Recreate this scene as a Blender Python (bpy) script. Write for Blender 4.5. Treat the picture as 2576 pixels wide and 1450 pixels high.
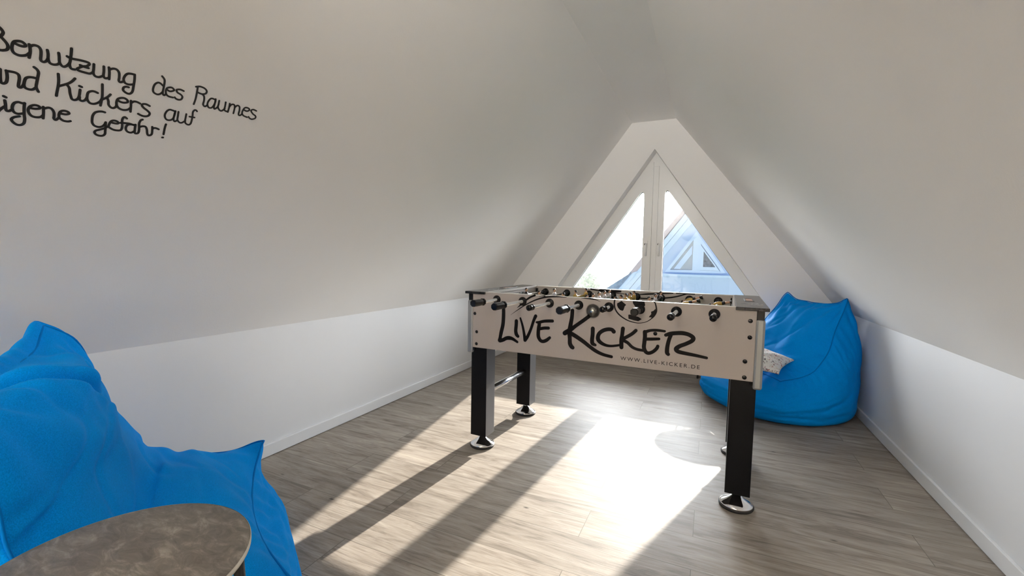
import bpy, bmesh, math, random
import numpy as np
from mathutils import Vector, Matrix, noise

for o in list(bpy.data.objects):
    bpy.data.objects.remove(o)
SC = bpy.context.scene
COL = SC.collection
random.seed(4)

# ------------------------------------------------------------------ camera
F_PX, YAW, PITCH, ROLL, CAM_H = 1096.05, 0.4269, 0.0695, -0.0179, 1.0771
_f = np.array([-math.sin(YAW)*math.cos(PITCH), math.cos(YAW)*math.cos(PITCH), -math.sin(PITCH)])
_r = np.array([math.cos(YAW), math.sin(YAW), 0.0])
_d = np.cross(_f, _r)
_r2 = math.cos(ROLL)*_r + math.sin(ROLL)*_d
_d2 = -math.sin(ROLL)*_r + math.cos(ROLL)*_d
cam_data = bpy.data.cameras.new('camera')
cam_data.sensor_width = 36.0
cam_data.lens = F_PX/2576*36.0
cam_data.clip_start = 0.02
cam_data.clip_end = 400
cam = bpy.data.objects.new('camera', cam_data)
COL.objects.link(cam)
cam.matrix_world = Matrix(((_r2[0], -_d2[0], -_f[0], 0), (_r2[1], -_d2[1], -_f[1], 0),
                           (_r2[2], -_d2[2], -_f[2], CAM_H), (0, 0, 0, 1)))
SC.camera = cam

# ------------------------------------------------------------------ exposure
SC.view_settings.view_transform = 'Standard'
SC.view_settings.look = 'None'
SC.view_settings.gamma = 1.0
SC.view_settings.use_curve_mapping = False
SC.view_settings.exposure = 0.16
SC.cycles.use_denoising = True
SC.cycles.max_bounces = 12
SC.cycles.diffuse_bounces = 7
SC.cycles.glossy_bounces = 5
SC.cycles.transmission_bounces = 8
SC.cycles.transparent_max_bounces = 12
SC.cycles.caustics_reflective = False
SC.cycles.caustics_refractive = False
SC.cycles.sample_clamp_indirect = 8.0

# ------------------------------------------------------------------ sky
world = bpy.data.worlds.new('sky')
SC.world = world
world.use_nodes = True
wn, wl = world.node_tree.nodes, world.node_tree.links
wn.clear()
tc = wn.new('ShaderNodeTexCoord')
sep = wn.new('ShaderNodeSeparateXYZ')
wl.new(tc.outputs['Generated'], sep.inputs[0])
mr = wn.new('ShaderNodeMapRange'); mr.interpolation_type = 'SMOOTHSTEP'
mr.inputs['From Min'].default_value = 0.45; mr.inputs['From Max'].default_value = 0.98
wl.new(sep.outputs['Y'], mr.inputs['Value'])
mx = wn.new('ShaderNodeMix'); mx.data_type = 'RGBA'
mx.inputs[6].default_value = (0.35, 0.52, 0.83, 1)      # clear sky away from the sun
mx.inputs[7].default_value = (38, 39.2, 41, 1)       # white glare round the sun
wl.new(mr.outputs[0], mx.inputs[0])
bg = wn.new('ShaderNodeBackground'); bg.inputs['Strength'].default_value = 1.0
wl.new(mx.outputs[2], bg.inputs['Color'])
wo = wn.new('ShaderNodeOutputWorld'); wl.new(bg.outputs[0], wo.inputs[0])

# ------------------------------------------------------------------ sun
SUN_DIR = Vector((0.0957, 1.0, 0.3346)).normalized()      # towards the sun
sun = bpy.data.lights.new('sun', 'SUN')
sun.energy = 18.0; sun.color = (1.0, 0.91, 0.80); sun.angle = math.radians(0.6)
sun_o = bpy.data.objects.new('sun', sun); COL.objects.link(sun_o)
sun_o.rotation_euler = SUN_DIR.to_track_quat('Z', 'Y').to_euler()
sun_o.location = SUN_DIR*30

# daylight portal filling the window opening
por = bpy.data.lights.new('window_portal', 'AREA'); por.shape = 'RECTANGLE'; por.size = 2.3; por.size_y = 1.6
por.cycles.is_portal = True
por_o = bpy.data.objects.new('window_portal', por); COL.objects.link(por_o)
por_o.location = (-0.55, 4.80, 1.3); por_o.rotation_euler = (math.radians(-90), 0, 0)

# added fill light, an uplighter out of view behind the camera
lamp_l = bpy.data.lights.new('fill_uplight', 'AREA'); lamp_l.shape = 'DISK'; lamp_l.size = 0.36
lamp_l.energy = 225.0; lamp_l.color = (1.0, 0.90, 0.78)
lamp_lo = bpy.data.objects.new('fill_uplight', lamp_l); COL.objects.link(lamp_lo)
lamp_lo.location = (-0.57, -3.2, 1.72); lamp_lo.rotation_euler = (math.pi, 0, 0)
# added fill spot, out of view above the camera, to brighten the gable
spot_l = bpy.data.lights.new('fill_spot', 'AREA'); spot_l.shape = 'DISK'; spot_l.size = 0.20
spot_l.energy = 6.5; spot_l.color = (1.0, 0.97, 0.93); spot_l.spread = math.radians(80)
spot_lo = bpy.data.objects.new('fill_spot', spot_l); COL.objects.link(spot_lo)
spot_lo.location = (-0.57, -0.35, 2.25); spot_lo.rotation_euler = (math.radians(96), 0, 0)

# ------------------------------------------------------------------ room sizes
XL, XR, YG, YB = -2.0996, 0.995, 4.516, -4.6
KN, ZR, RL, RR = 0.690, 2.4315, -0.7763, -0.3657
TX, TY, TH, TW = -0.5029, 2.0694, -0.0352, 0.715

# ------------------------------------------------------------------ materials
def principled(name):
    m = bpy.data.materials.new(name); m.use_nodes = True
    n = m.node_tree.nodes; l = m.node_tree.links
    return m, n, l, n['Principled BSDF']
def mat(name, col, rough=0.5, metal=0.0, spec=0.5, bump=None, var=None, **kw):
    m, n, l, b = principled(name)
    b.inputs['Base Color'].default_value = (*col, 1)
    b.inputs['Roughness'].default_value = rough
    b.inputs['Metallic'].default_value = metal
    b.inputs['Specular IOR Level'].default_value = spec
    for k, v in kw.items(): b.inputs[k.replace('_', ' ')].default_value = v
    if bump or var:
        t = n.new('ShaderNodeTexCoord')
    if bump:
        nz = n.new('ShaderNodeTexNoise'); nz.inputs['Scale'].default_value = bump[0]; nz.inputs['Detail'].default_value = 4
        l.new(t.outputs['Object'], nz.inputs['Vector'])
        bp = n.new('ShaderNodeBump'); bp.inputs['Strength'].default_value = bump[1]; bp.inputs['Distance'].default_value = bump[2]
        l.new(nz.outputs['Fac'], bp.inputs['Height']); l.new(bp.outputs[0], b.inputs['Normal'])
    if var:
        nz = n.new('ShaderNodeTexNoise'); nz.inputs['Scale'].default_value = var[0]; nz.inputs['Detail'].default_value = 6
        l.new(t.outputs['Object'], nz.inputs['Vector'])
        r = n.new('ShaderNodeValToRGB'); e = r.color_ramp.elements
        e[0].position = .3; e[1].position = .7
        e[0].color = (*[c*(1-var[1]) for c in col], 1); e[1].color = (*[min(1, c*(1+var[1])) for c in col], 1)
        l.new(nz.outputs['Fac'], r.inputs[0]); l.new(r.outputs[0], b.inputs['Base Color'])
    return m

M = {}
M['wall'] = mat('painted_plaster', (.88, .868, .84), .75, spec=.25, bump=(140, .12, .002))
M['gable'] = mat('lightened_gable_plaster', (.91, .905, .89), .75, spec=.25, bump=(140, .12, .002))  # same white as the slopes, lightened in place of light on the gable
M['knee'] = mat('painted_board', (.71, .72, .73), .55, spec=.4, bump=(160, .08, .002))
M['skirting'] = mat('white_skirting', (.74, .75, .76), .35)
M['pvc'] = mat('white_window_frame', (.82, .82, .80), .32)
M['gasket'] = mat('grey_gasket', (.06, .06, .06), .6)
M['black_paint'] = mat('black_wall_paint', (.012, .011, .010), .6)
M['laminate'] = mat('white_laminate', (.41, .37, .345), .35, spec=.35, bump=(90, .03, .001))
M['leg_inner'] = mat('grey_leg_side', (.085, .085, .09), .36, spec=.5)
M['navy'] = mat('navy_band', (.002, .02, .09), .8, spec=.1)
M['rim_shine'] = mat('white_rim_shine', (.86, .85, .83), .22)  # sky reflection on the table rims, put into a brighter white
M['print'] = mat('black_print', (.005, .004, .004), .5, spec=.12)
M['leg'] = mat('black_leg_wrap', (.005, .005, .006), .38, spec=.12, bump=(300, .06, .001))
M['plastic'] = mat('black_plastic', (.005, .005, .006), .25, spec=.25)
M['cap'] = mat('dark_grey_end_plate', (.010, .010, .011), .24, spec=.4, var=(30, .25))
M['alu'] = mat('brushed_aluminium', (.33, .34, .34), .45, metal=.8)
M['chrome'] = mat('chrome', (.90, .90, .91), .06, metal=1.0)
M['satin'] = mat('satin_chrome', (.88, .88, .89), .24, metal=1.0)
M['rubber'] = mat('black_rubber', (.015, .015, .016), .7)
M['pitch'] = mat('green_pitch', (.04, .16, .06), .5)
M['silver'] = mat('silver_player', (.62, .60, .64), .25)
M['gold'] = mat('gold_player', (.55, .36, .10), .25)
M['darkshirt'] = mat('dark_player', (.02, .02, .025), .3)
M['skin'] = mat('player_skin', (.55, .33, .22), .4)
M['hair'] = mat('player_hair', (.012, .009, .008), .35)
M['mark'] = mat('silver_print', (.45, .45, .45), .4)
M['blue_seam'] = mat('blue_seam', (.0, .15, .50), .8, spec=.05)
M['metal_dark'] = mat('dark_metal', (.02, .018, .017), .4)
M['edge'] = mat('pale_table_edge', (.66, .62, .54), .4)
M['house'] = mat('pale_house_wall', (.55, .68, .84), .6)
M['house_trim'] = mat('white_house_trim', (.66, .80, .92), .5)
M['roof'] = mat('grey_roof', (.62, .52, .50), .7, var=(3, .12))
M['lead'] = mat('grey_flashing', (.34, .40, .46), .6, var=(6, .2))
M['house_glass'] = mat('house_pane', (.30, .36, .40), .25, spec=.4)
M['house_dark'] = mat('house_interior', (.16, .19, .22), .6, var=(12, .4))
M['bark'] = mat('bark', (.30, .26, .20), .9)
M['field'] = mat('pale_field', (.40, .39, .30), .9, var=(.3, .12))
M['fill_lamp_body'] = mat('fill_lamp_body', (.8, .8, .78), .4)

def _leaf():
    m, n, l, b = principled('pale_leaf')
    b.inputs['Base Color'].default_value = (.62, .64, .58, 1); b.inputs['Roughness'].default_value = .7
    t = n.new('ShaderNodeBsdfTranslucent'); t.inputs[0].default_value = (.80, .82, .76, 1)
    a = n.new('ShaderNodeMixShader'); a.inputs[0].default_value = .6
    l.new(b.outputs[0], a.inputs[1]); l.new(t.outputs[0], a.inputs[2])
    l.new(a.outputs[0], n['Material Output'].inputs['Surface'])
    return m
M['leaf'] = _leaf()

def _glass():
    m, n, l, b = principled('window_glass')
    n.remove(b)
    tr = n.new('ShaderNodeBsdfTransparent'); tr.inputs[0].default_value = (.97, .98, .98, 1)
    gl = n.new('ShaderNodeBsdfGlossy'); gl.inputs['Roughness'].default_value = .01
    fr = n.new('ShaderNodeFresnel'); fr.inputs['IOR'].default_value = 1.5
    mx = n.new('ShaderNodeMixShader')
    l.new(fr.outputs[0], mx.inputs[0]); l.new(tr.outputs[0], mx.inputs[1]); l.new(gl.outputs[0], mx.inputs[2])
    l.new(mx.outputs[0], n['Material Output'].inputs['Surface'])
    return m
M['glass'] = _glass()
def _clear():
    m, n, l, b = principled('clear_plastic')
    n.remove(b)
    tr = n.new('ShaderNodeBsdfTransparent'); tr.inputs[0].default_value = (.93, .93, .90, 1)
    gl = n.new('ShaderNodeBsdfGlossy'); gl.inputs['Roughness'].default_value = .04
    fr = n.new('ShaderNodeFresnel'); fr.inputs['IOR'].default_value = 1.9
    mx = n.new('ShaderNodeMixShader')
    l.new(fr.outputs[0], mx.inputs[0]); l.new(tr.outputs[0], mx.inputs[1]); l.new(gl.outputs[0], mx.inputs[2])
    l.new(mx.outputs[0], n['Material Output'].inputs['Surface'])
    return m
M['clear'] = _clear()

def _floor():
    m, n, l, b = principled('grey_oak_vinyl_planks')
    t = n.new('ShaderNodeTexCoord')
    br = n.new('ShaderNodeTexBrick')
    mp = n.new('ShaderNodeMapping'); mp.inputs['Location'].default_value = (0.017, 0.012, 0)
    l.new(t.outputs['Object'], mp.inputs[0]); l.new(mp.outputs[0], br.inputs['Vector'])
    br.offset = .3367; br.offset_frequency = 2; br.squash = 1
    br.inputs['Scale'].default_value = 1; br.inputs['Brick Width'].default_value = 1.2; br.inputs['Row Height'].default_value = .2
    br.inputs['Mortar Size'].default_value = .0016; br.inputs['Mortar Smooth'].default_value = .3
    br.inputs['Color1'].default_value = (.30, .30, .30, 1); br.inputs['Color2'].default_value = (.70, .70, .70, 1)
    br.inputs['Mortar'].default_value = (.5, .5, .5, 1)
    # per-plank offset of the grain
    off = n.new('ShaderNodeVectorMath'); off.operation = 'MULTIPLY'; off.inputs[1].default_value = (23, 17, 9)
    l.new(br.outputs['Color'], off.inputs[0])
    ad = n.new('ShaderNodeVectorMath'); ad.operation = 'ADD'
    l.new(t.outputs['Object'], ad.inputs[0]); l.new(off.outputs[0], ad.inputs[1])
    st = n.new('ShaderNodeVectorMath'); st.operation = 'MULTIPLY'; st.inputs[1].default_value = (1.3, 9.5, 1)
    l.new(ad.outputs[0], st.inputs[0])
    n1 = n.new('ShaderNodeTexNoise'); n1.inputs['Scale'].default_value = 2.1; n1.inputs['Detail'].default_value = 9; n1.inputs['Roughness'].default_value = .66
    n1.inputs['Distortion'].default_value = 1.1
    l.new(st.outputs[0], n1.inputs['Vector'])
    st2 = n.new('ShaderNodeVectorMath'); st2.operation = 'MULTIPLY'; st2.inputs[1].default_value = (7, 120, 1)
    l.new(ad.outputs[0], st2.inputs[0])
    n2 = n.new('ShaderNodeTexNoise'); n2.inputs['Scale'].default_value = 1.4; n2.inputs['Detail'].default_value = 4
    l.new(st2.outputs[0], n2.inputs['Vector'])
    cr = n.new('ShaderNodeValToRGB'); e = cr.color_ramp.elements
    e[0].position = .30; e[0].color = (0.154, 0.129, 0.107, 1)
    e[1].position = .72; e[1].color = (0.428, 0.383, 0.334, 1)
    e.new(.48).color = (0.284, 0.250, 0.215, 1); e.new(.58).color = (0.328, 0.293, 0.254, 1)
    l.new(n1.outputs['Fac'], cr.inputs[0])
    cr2 = n.new('ShaderNodeValToRGB'); e = cr2.color_ramp.elements
    e[0].position = .28; e[0].color = (.66, .64, .62, 1); e[1].position = .50; e[1].color = (1.04, 1.04, 1.04, 1)
    l.new(n2.outputs['Fac'], cr2.inputs[0])
    mu = n.new('ShaderNodeMix'); mu.data_type = 'RGBA'; mu.blend_type = 'MULTIPLY'; mu.inputs[0].default_value = .7
    l.new(cr.outputs[0], mu.inputs[6]); l.new(cr2.outputs[0], mu.inputs[7])
    # plank tint
    tint = n.new('ShaderNodeMapRange'); tint.inputs['From Min'].default_value = .3; tint.inputs['From Max'].default_value = .7
    tint.inputs['To Min'].default_value = .88; tint.inputs['To Max'].default_value = 1.10
    l.new(br.outputs['Color'], tint.inputs['Value'])
    mu2 = n.new('ShaderNodeVectorMath'); mu2.operation = 'SCALE'
    l.new(mu.outputs[2], mu2.inputs[0]); l.new(tint.outputs[0], mu2.inputs['Scale'])
    # small dark knots
    vo = n.new('ShaderNodeTexVoronoi'); vo.inputs['Scale'].default_value = 1.0
    st3 = n.new('ShaderNodeVectorMath'); st3.operation = 'MULTIPLY'; st3.inputs[1].default_value = (2.3, 5.5, 1)
    l.new(t.outputs['Object'], st3.inputs[0]); l.new(st3.outputs[0], vo.inputs['Vector'])
    kn = n.new('ShaderNodeMapRange'); kn.inputs['From Min'].default_value = .012; kn.inputs['From Max'].default_value = .04
    kn.inputs['To Min'].default_value = .22; kn.inputs['To Max'].default_value = 1
    l.new(vo.outputs['Distance'], kn.inputs['Value'])
    mu3 = n.new('ShaderNodeVectorMath'); mu3.operation = 'SCALE'
    l.new(mu2.outputs[0], mu3.inputs[0]); l.new(kn.outputs[0], mu3.inputs['Scale'])
    # joints
    jo = n.new('ShaderNodeMix'); jo.data_type = 'RGBA'; jo.inputs[7].default_value = (.10, .085, .07, 1)
    jf = n.new('ShaderNodeMath'); jf.operation = 'MULTIPLY'; jf.inputs[1].default_value = .75
    l.new(br.outputs['Fac'], jf.inputs[0]); l.new(jf.outputs[0], jo.inputs[0]); l.new(mu3.outputs[0], jo.inputs[6])
    l.new(jo.outputs[2], b.inputs['Base Color'])
    b.inputs['Roughness'].default_value = .47; b.inputs['Specular IOR Level'].default_value = .15
    bp = n.new('ShaderNodeBump'); bp.inputs['Strength'].default_value = .25; bp.inputs['Distance'].default_value = .0015
    l.new(n2.outputs['Fac'], bp.inputs['Height']); l.new(bp.outputs[0], b.inputs['Normal'])
    return m
M['floor'] = _floor()

def _fabric():
    m, n, l, b = principled('blue_woven_fabric')
    t = n.new('ShaderNodeTexCoord')
    nz = n.new('ShaderNodeTexNoise'); nz.inputs['Scale'].default_value = 420; nz.inputs['Detail'].default_value = 2
    l.new(t.outputs['Object'], nz.inputs['Vector'])
    cr = n.new('ShaderNodeValToRGB'); e = cr.color_ramp.elements
    e[0].position = .35; e[0].color = (.000, .205, .62, 1); e[1].position = .7; e[1].color = (.0004, .275, .81, 1)
    l.new(nz.outputs['Fac'], cr.inputs[0]); l.new(cr.outputs[0], b.inputs['Base Color'])
    b.inputs['Roughness'].default_value = .62; b.inputs['Specular IOR Level'].default_value = .02
    b.inputs['Sheen Weight'].default_value = .03; b.inputs['Sheen Roughness'].default_value = .4
    b.inputs['Sheen Tint'].default_value = (.35, .75, 1, 1)
    bp = n.new('ShaderNodeBump'); bp.inputs['Strength'].default_value = .12; bp.inputs['Distance'].default_value = .001
    l.new(nz.outputs['Fac'], bp.inputs['Height']); l.new(bp.outputs[0], b.inputs['Normal'])
    return m
M['blue'] = _fabric()

def _floral():
    m, n, l, b = principled('white_floral_cotton')
    t = n.new('ShaderNodeTexCoord')
    def spots(scale, lo, hi, shift):
        mp = n.new('ShaderNodeMapping'); mp.inputs['Location'].default_value = (shift, shift*.7, shift*.3)
        l.new(t.outputs['Object'], mp.inputs[0])
        v = n.new('ShaderNodeTexVoronoi'); v.inputs['Scale'].default_value = scale; v.inputs['Randomness'].default_value = 1
        nz = n.new('ShaderNodeTexNoise'); nz.inputs['Scale'].default_value = scale*2.2
        l.new(mp.outputs[0], nz.inputs['Vector'])
        av = n.new('ShaderNodeMix'); av.data_type = 'VECTOR'; av.inputs[0].default_value = .05
        l.new(mp.outputs[0], av.inputs[4]); l.new(nz.outputs['Color'], av.inputs[5])
        l.new(av.outputs[1], v.inputs['Vector'])
        r = n.new('ShaderNodeMapRange'); r.inputs['From Min'].default_value = lo; r.inputs['From Max'].default_value = hi
        r.inputs['To Min'].default_value = 1; r.inputs['To Max'].default_value = 0
        l.new(v.outputs['Distance'], r.inputs['Value'])
        return r
    cur = None
    for scale, lo, hi, sh, c in ((26, .24, .30, .3, (.62, .52, .55)), (34, .20, .25, 1.7, (.42, .10, .08)), (38, .20, .25, 3.1, (.06, .05, .07)), (40, .15, .2, 5.3, (.45, .33, .16))):
        r = spots(scale, lo, hi, sh)
        x = n.new('ShaderNodeMix'); x.data_type = 'RGBA'
        if cur is None: x.inputs[6].default_value = (.82, .81, .78, 1)
        else: l.new(cur, x.inputs[6])
        x.inputs[7].default_value = (*c, 1); l.new(r.outputs[0], x.inputs[0]); cur = x.outputs[2]
    l.new(cur, b.inputs['Base Color']); b.inputs['Roughness'].default_value = .8
    return m
M['floral'] = _floral()

def _stone():
    m, n, l, b = principled('grey_brown_stone_top')
    t = n.new('ShaderNodeTexCoord')
    mp = n.new('ShaderNodeMapping'); mp.inputs['Rotation'].default_value = (0, 0, .5); mp.inputs['Scale'].default_value = (1, 2.0, 1)
    l.new(t.outputs['Object'], mp.inputs[0])
    n1 = n.new('ShaderNodeTexNoise'); n1.inputs['Scale'].default_value = 22; n1.inputs['Detail'].default_value = 10; n1.inputs['Roughness'].default_value = .7; n1.inputs['Distortion'].default_value = .7
    l.new(mp.outputs[0], n1.inputs['Vector'])
    cr = n.new('ShaderNodeValToRGB'); e = cr.color_ramp.elements
    e[0].position = .34; e[0].color = (.095, .083, .072, 1); e[1].position = .70; e[1].color = (.33, .30, .26, 1)
    e.new(.52).color = (.165, .147, .128, 1)
    l.new(n1.outputs['Fac'], cr.inputs[0]); l.new(cr.outputs[0], b.inputs['Base Color'])
    b.inputs['Roughness'].default_value = .5
    bp = n.new('ShaderNodeBump'); bp.inputs['Strength'].default_value = .5; bp.inputs['Distance'].default_value = .003
    l.new(n1.outputs['Fac'], bp.inputs['Height']); l.new(bp.outputs[0], b.inputs['Normal'])
    return m
M['stone'] = _stone()

# ------------------------------------------------------------------ mesh helpers
class MB:
    def __init__(s): s.v = []; s.f = []; s.m = []; s.sm = []
    def add(s, vs, fs, mi=0, smooth=False):
        o = len(s.v); s.v += [tuple(map(float, p)) for p in vs]
        for f in fs: s.f.append([i+o for i in f]); s.m.append(mi); s.sm.append(smooth)
        return s
    def box(s, x0, x1, y0, y1, z0, z1, mi=0):
        v = [(x, y, z) for z in (z0, z1) for y in (y0, y1) for x in (x0, x1)]
        return s.add(v, [(0, 2, 3, 1), (4, 5, 7, 6), (0, 1, 5, 4), (2, 6, 7, 3), (0, 4, 6, 2), (1, 3, 7, 5)], mi)
    def prism(s, poly, fn, d0, d1, mi=0):
        """poly of 2-D points swept from depth d0 to d1 through fn(a, b, d)"""
        n = len(poly)
        v = [fn(a, b, d0) for a, b in poly]+[fn(a, b, d1) for a, b in poly]
        return s.add(v, [list(range(n))[::-1], list(range(n, 2*n))]+[(i, (i+1) % n, n+(i+1) % n, n+i) for i in range(n)], mi)
    def ring_prism(s, outer, inner, fn, d0, d1, mi=0):
        n = len(outer)
        v = [fn(a, b, d) for d in (d0, d1) for P in (outer, inner) for a, b in P]
        f = []
        for i in range(n):
            j = (i+1) % n
            f += [(i, n+i, n+j, j), (2*n+i, 2*n+j, 3*n+j, 3*n+i), (i, j, 2*n+j, 2*n+i), (n+i, 3*n+i, 3*n+j, n+j)]
        return s.add(v, f, mi)
    def tube(s, pts, r, seg=12, mi=0, cap=True, smooth=True):
        pts = [Vector(p) for p in pts]; rs = r if isinstance(r, (list, tuple)) else [r]*len(pts)
        v = []; f = []; ref = None
        for i, p in enumerate(pts):
            t = (pts[min(i+1, len(pts)-1)]-pts[max(i-1, 0)]).normalized()
            if ref is None: ref = t.orthogonal().normalized()
            a = (ref-t*ref.dot(t)).normalized(); ref = a; b = t.cross(a)
            for k in range(seg):
                w = 2*math.pi*k/seg; v.append(p+(a*math.cos(w)+b*math.sin(w))*rs[i])
        for i in range(len(pts)-1):
            for k in range(seg):
                k2 = (k+1) % seg; f.append((i*seg+k, i*seg+k2, (i+1)*seg+k2, (i+1)*seg+k))
        s.add(v, f, mi, smooth)
        if cap:
            s.add(v[:seg], [list(range(seg))[::-1]], mi); s.add(v[-seg:], [list(range(seg))], mi)
        return s
    def cyl(s, p0, p1, r0, r1=None, seg=24, mi=0): return s.tube([p0, p1], [r0, r0 if r1 is None else r1], seg, mi)
    def lathe(s, prof, seg=32, c=(0, 0, 0), mi=0, axis='z', smooth=True):
        v = []; f = []
        for r, z in prof:
            for k in range(seg):
                w = 2*math.pi*k/seg
                p = (r*math.cos(w), r*math.sin(w), z)
                if axis == 'y': p = (p[0], p[2], p[1])
                v.append((p[0]+c[0], p[1]+c[1], p[2]+c[2]))
        for i in range(len(prof)-1):
            for k in range(seg):
                k2 = (k+1) % seg; f.append((i*seg+k, i*seg+k2, (i+1)*seg+k2, (i+1)*seg+k))
        s.add(v, f, mi, smooth)
        return s
    def ball(s, c, r, seg=12, mi=0, sx=1, sy=1, sz=1, zmin=-1):
        prof = []; nr = max(6, seg//2)
        for i in range(nr+1):
            a = -math.pi/2+math.pi*i/nr
            if math.sin(a) >= zmin-1e-6: prof.append((math.cos(a), math.sin(a)))
        v = []; f = []
        for pr, pz in prof:
            for k in range(seg):
                w = 2*math.pi*k/seg; v.append((c[0]+sx*r*pr*math.cos(w), c[1]+sy*r*pr*math.sin(w), c[2]+sz*r*pz))
        for i in range(len(prof)-1):
            for k in range(seg):
                k2 = (k+1) % seg; f.append((i*seg+k, i*seg+k2, (i+1)*seg+k2, (i+1)*seg+k))
        return s.add(v, f, mi, True)
    def build(s, name, mats, parent=None, bevel=0, subsurf=0, loc=None):
        me = bpy.data.meshes.new(name); me.from_pydata(s.v, [], s.f)
        ms = mats if isinstance(mats, (list, tuple)) else [mats]
        for k in ms: me.materials.append(M[k])
        for p, mi, sm in zip(me.polygons, s.m, s.sm): p.material_index = mi; p.use_smooth = sm
        b = bmesh.new(); b.from_mesh(me); bmesh.ops.remove_doubles(b, verts=b.verts, dist=1e-6)
        bmesh.ops.recalc_face_normals(b, faces=b.faces); b.to_mesh(me); b.free()
        o = bpy.data.objects.new(name, me); COL.objects.link(o)
        if parent: o.parent = parent
        if loc: o.location = loc
        if bevel:
            q = o.modifiers.new('bevel', 'BEVEL'); q.width = bevel; q.segments = 2; q.limit_method = 'ANGLE'; q.angle_limit = math.radians(40)
        if subsurf:
            q = o.modifiers.new('smooth', 'SUBSURF'); q.levels = subsurf; q.render_levels = subsurf
        return o
def thing(name, label, cat, loc=(0, 0, 0), rz=0.0, group=None):
    o = bpy.data.objects.new(name, None); COL.objects.link(o); o.location = loc; o.rotation_euler = (0, 0, rz)
    return tag(o, label, cat, group)
def tag(o, label, cat, group=None):
    o['label'] = label; o['category'] = cat
    if group: o['group'] = group
    return o
def struct(o, label=None, cat=None):
    o['kind'] = 'structure'
    if label: o['label'] = label
    if cat: o['category'] = cat
    return o
def smooth_path(pts, k=6):
    P = [np.array(p, float) for p in pts]
    if len(P) < 3:
        return [P[0]+(P[-1]-P[0])*t for t in np.linspace(0, 1, 4)]
    out = []
    for i in range(len(P)-1):
        a, b, c, d = P[max(i-1, 0)], P[i], P[i+1], P[min(i+2, len(P)-1)]
        for j in range(k):
            t = j/k
            out.append(.5*((2*b)+(c-a)*t+(2*a-5*b+4*c-d)*t*t+(3*b-a-3*c+d)*t**3))
    out.append(P[-1]); return out
def ribbon(mb, pts, fn, h, width=None, mi=0):
    """pen stroke of round-ended width lying on a plane; fn(a, b, depth)"""
    S = smooth_path(pts)
    w = [(width if width else max(p[2], .0006))/2 for p in S]
    P = [np.array(p[:2]) for p in S]
    L = []; R = []
    for i in range(len(P)):
        t = P[min(i+1, len(P)-1)]-P[max(i-1, 0)]; t = t/(np.linalg.norm(t)+1e-9); nn = np.array((-t[1], t[0]))
        L.append(P[i]+nn*w[i]); R.append(P[i]-nn*w[i])
    n = len(P)
    v = [fn(*p, h) for p in L]+[fn(*p, h) for p in R]+[fn(*p, 0) for p in L]+[fn(*p, 0) for p in R]
    f = []
    for i in range(n-1):
        f += [(i, i+1, n+i+1, n+i), (2*n+i, 2*n+i+1, i+1, i), (n+i, n+i+1, 3*n+i+1, 3*n+i)]
    mb.add(v, f, mi)
    for e in (0, n-1):
        m = 14; c = P[e]; rr = w[e]
        ring = [c+rr*np.array((math.cos(2*math.pi*k/m), math.sin(2*math.pi*k/m))) for k in range(m)]
        mb.prism([tuple(p) for p in ring], fn, 0, h*.97, mi)

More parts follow.
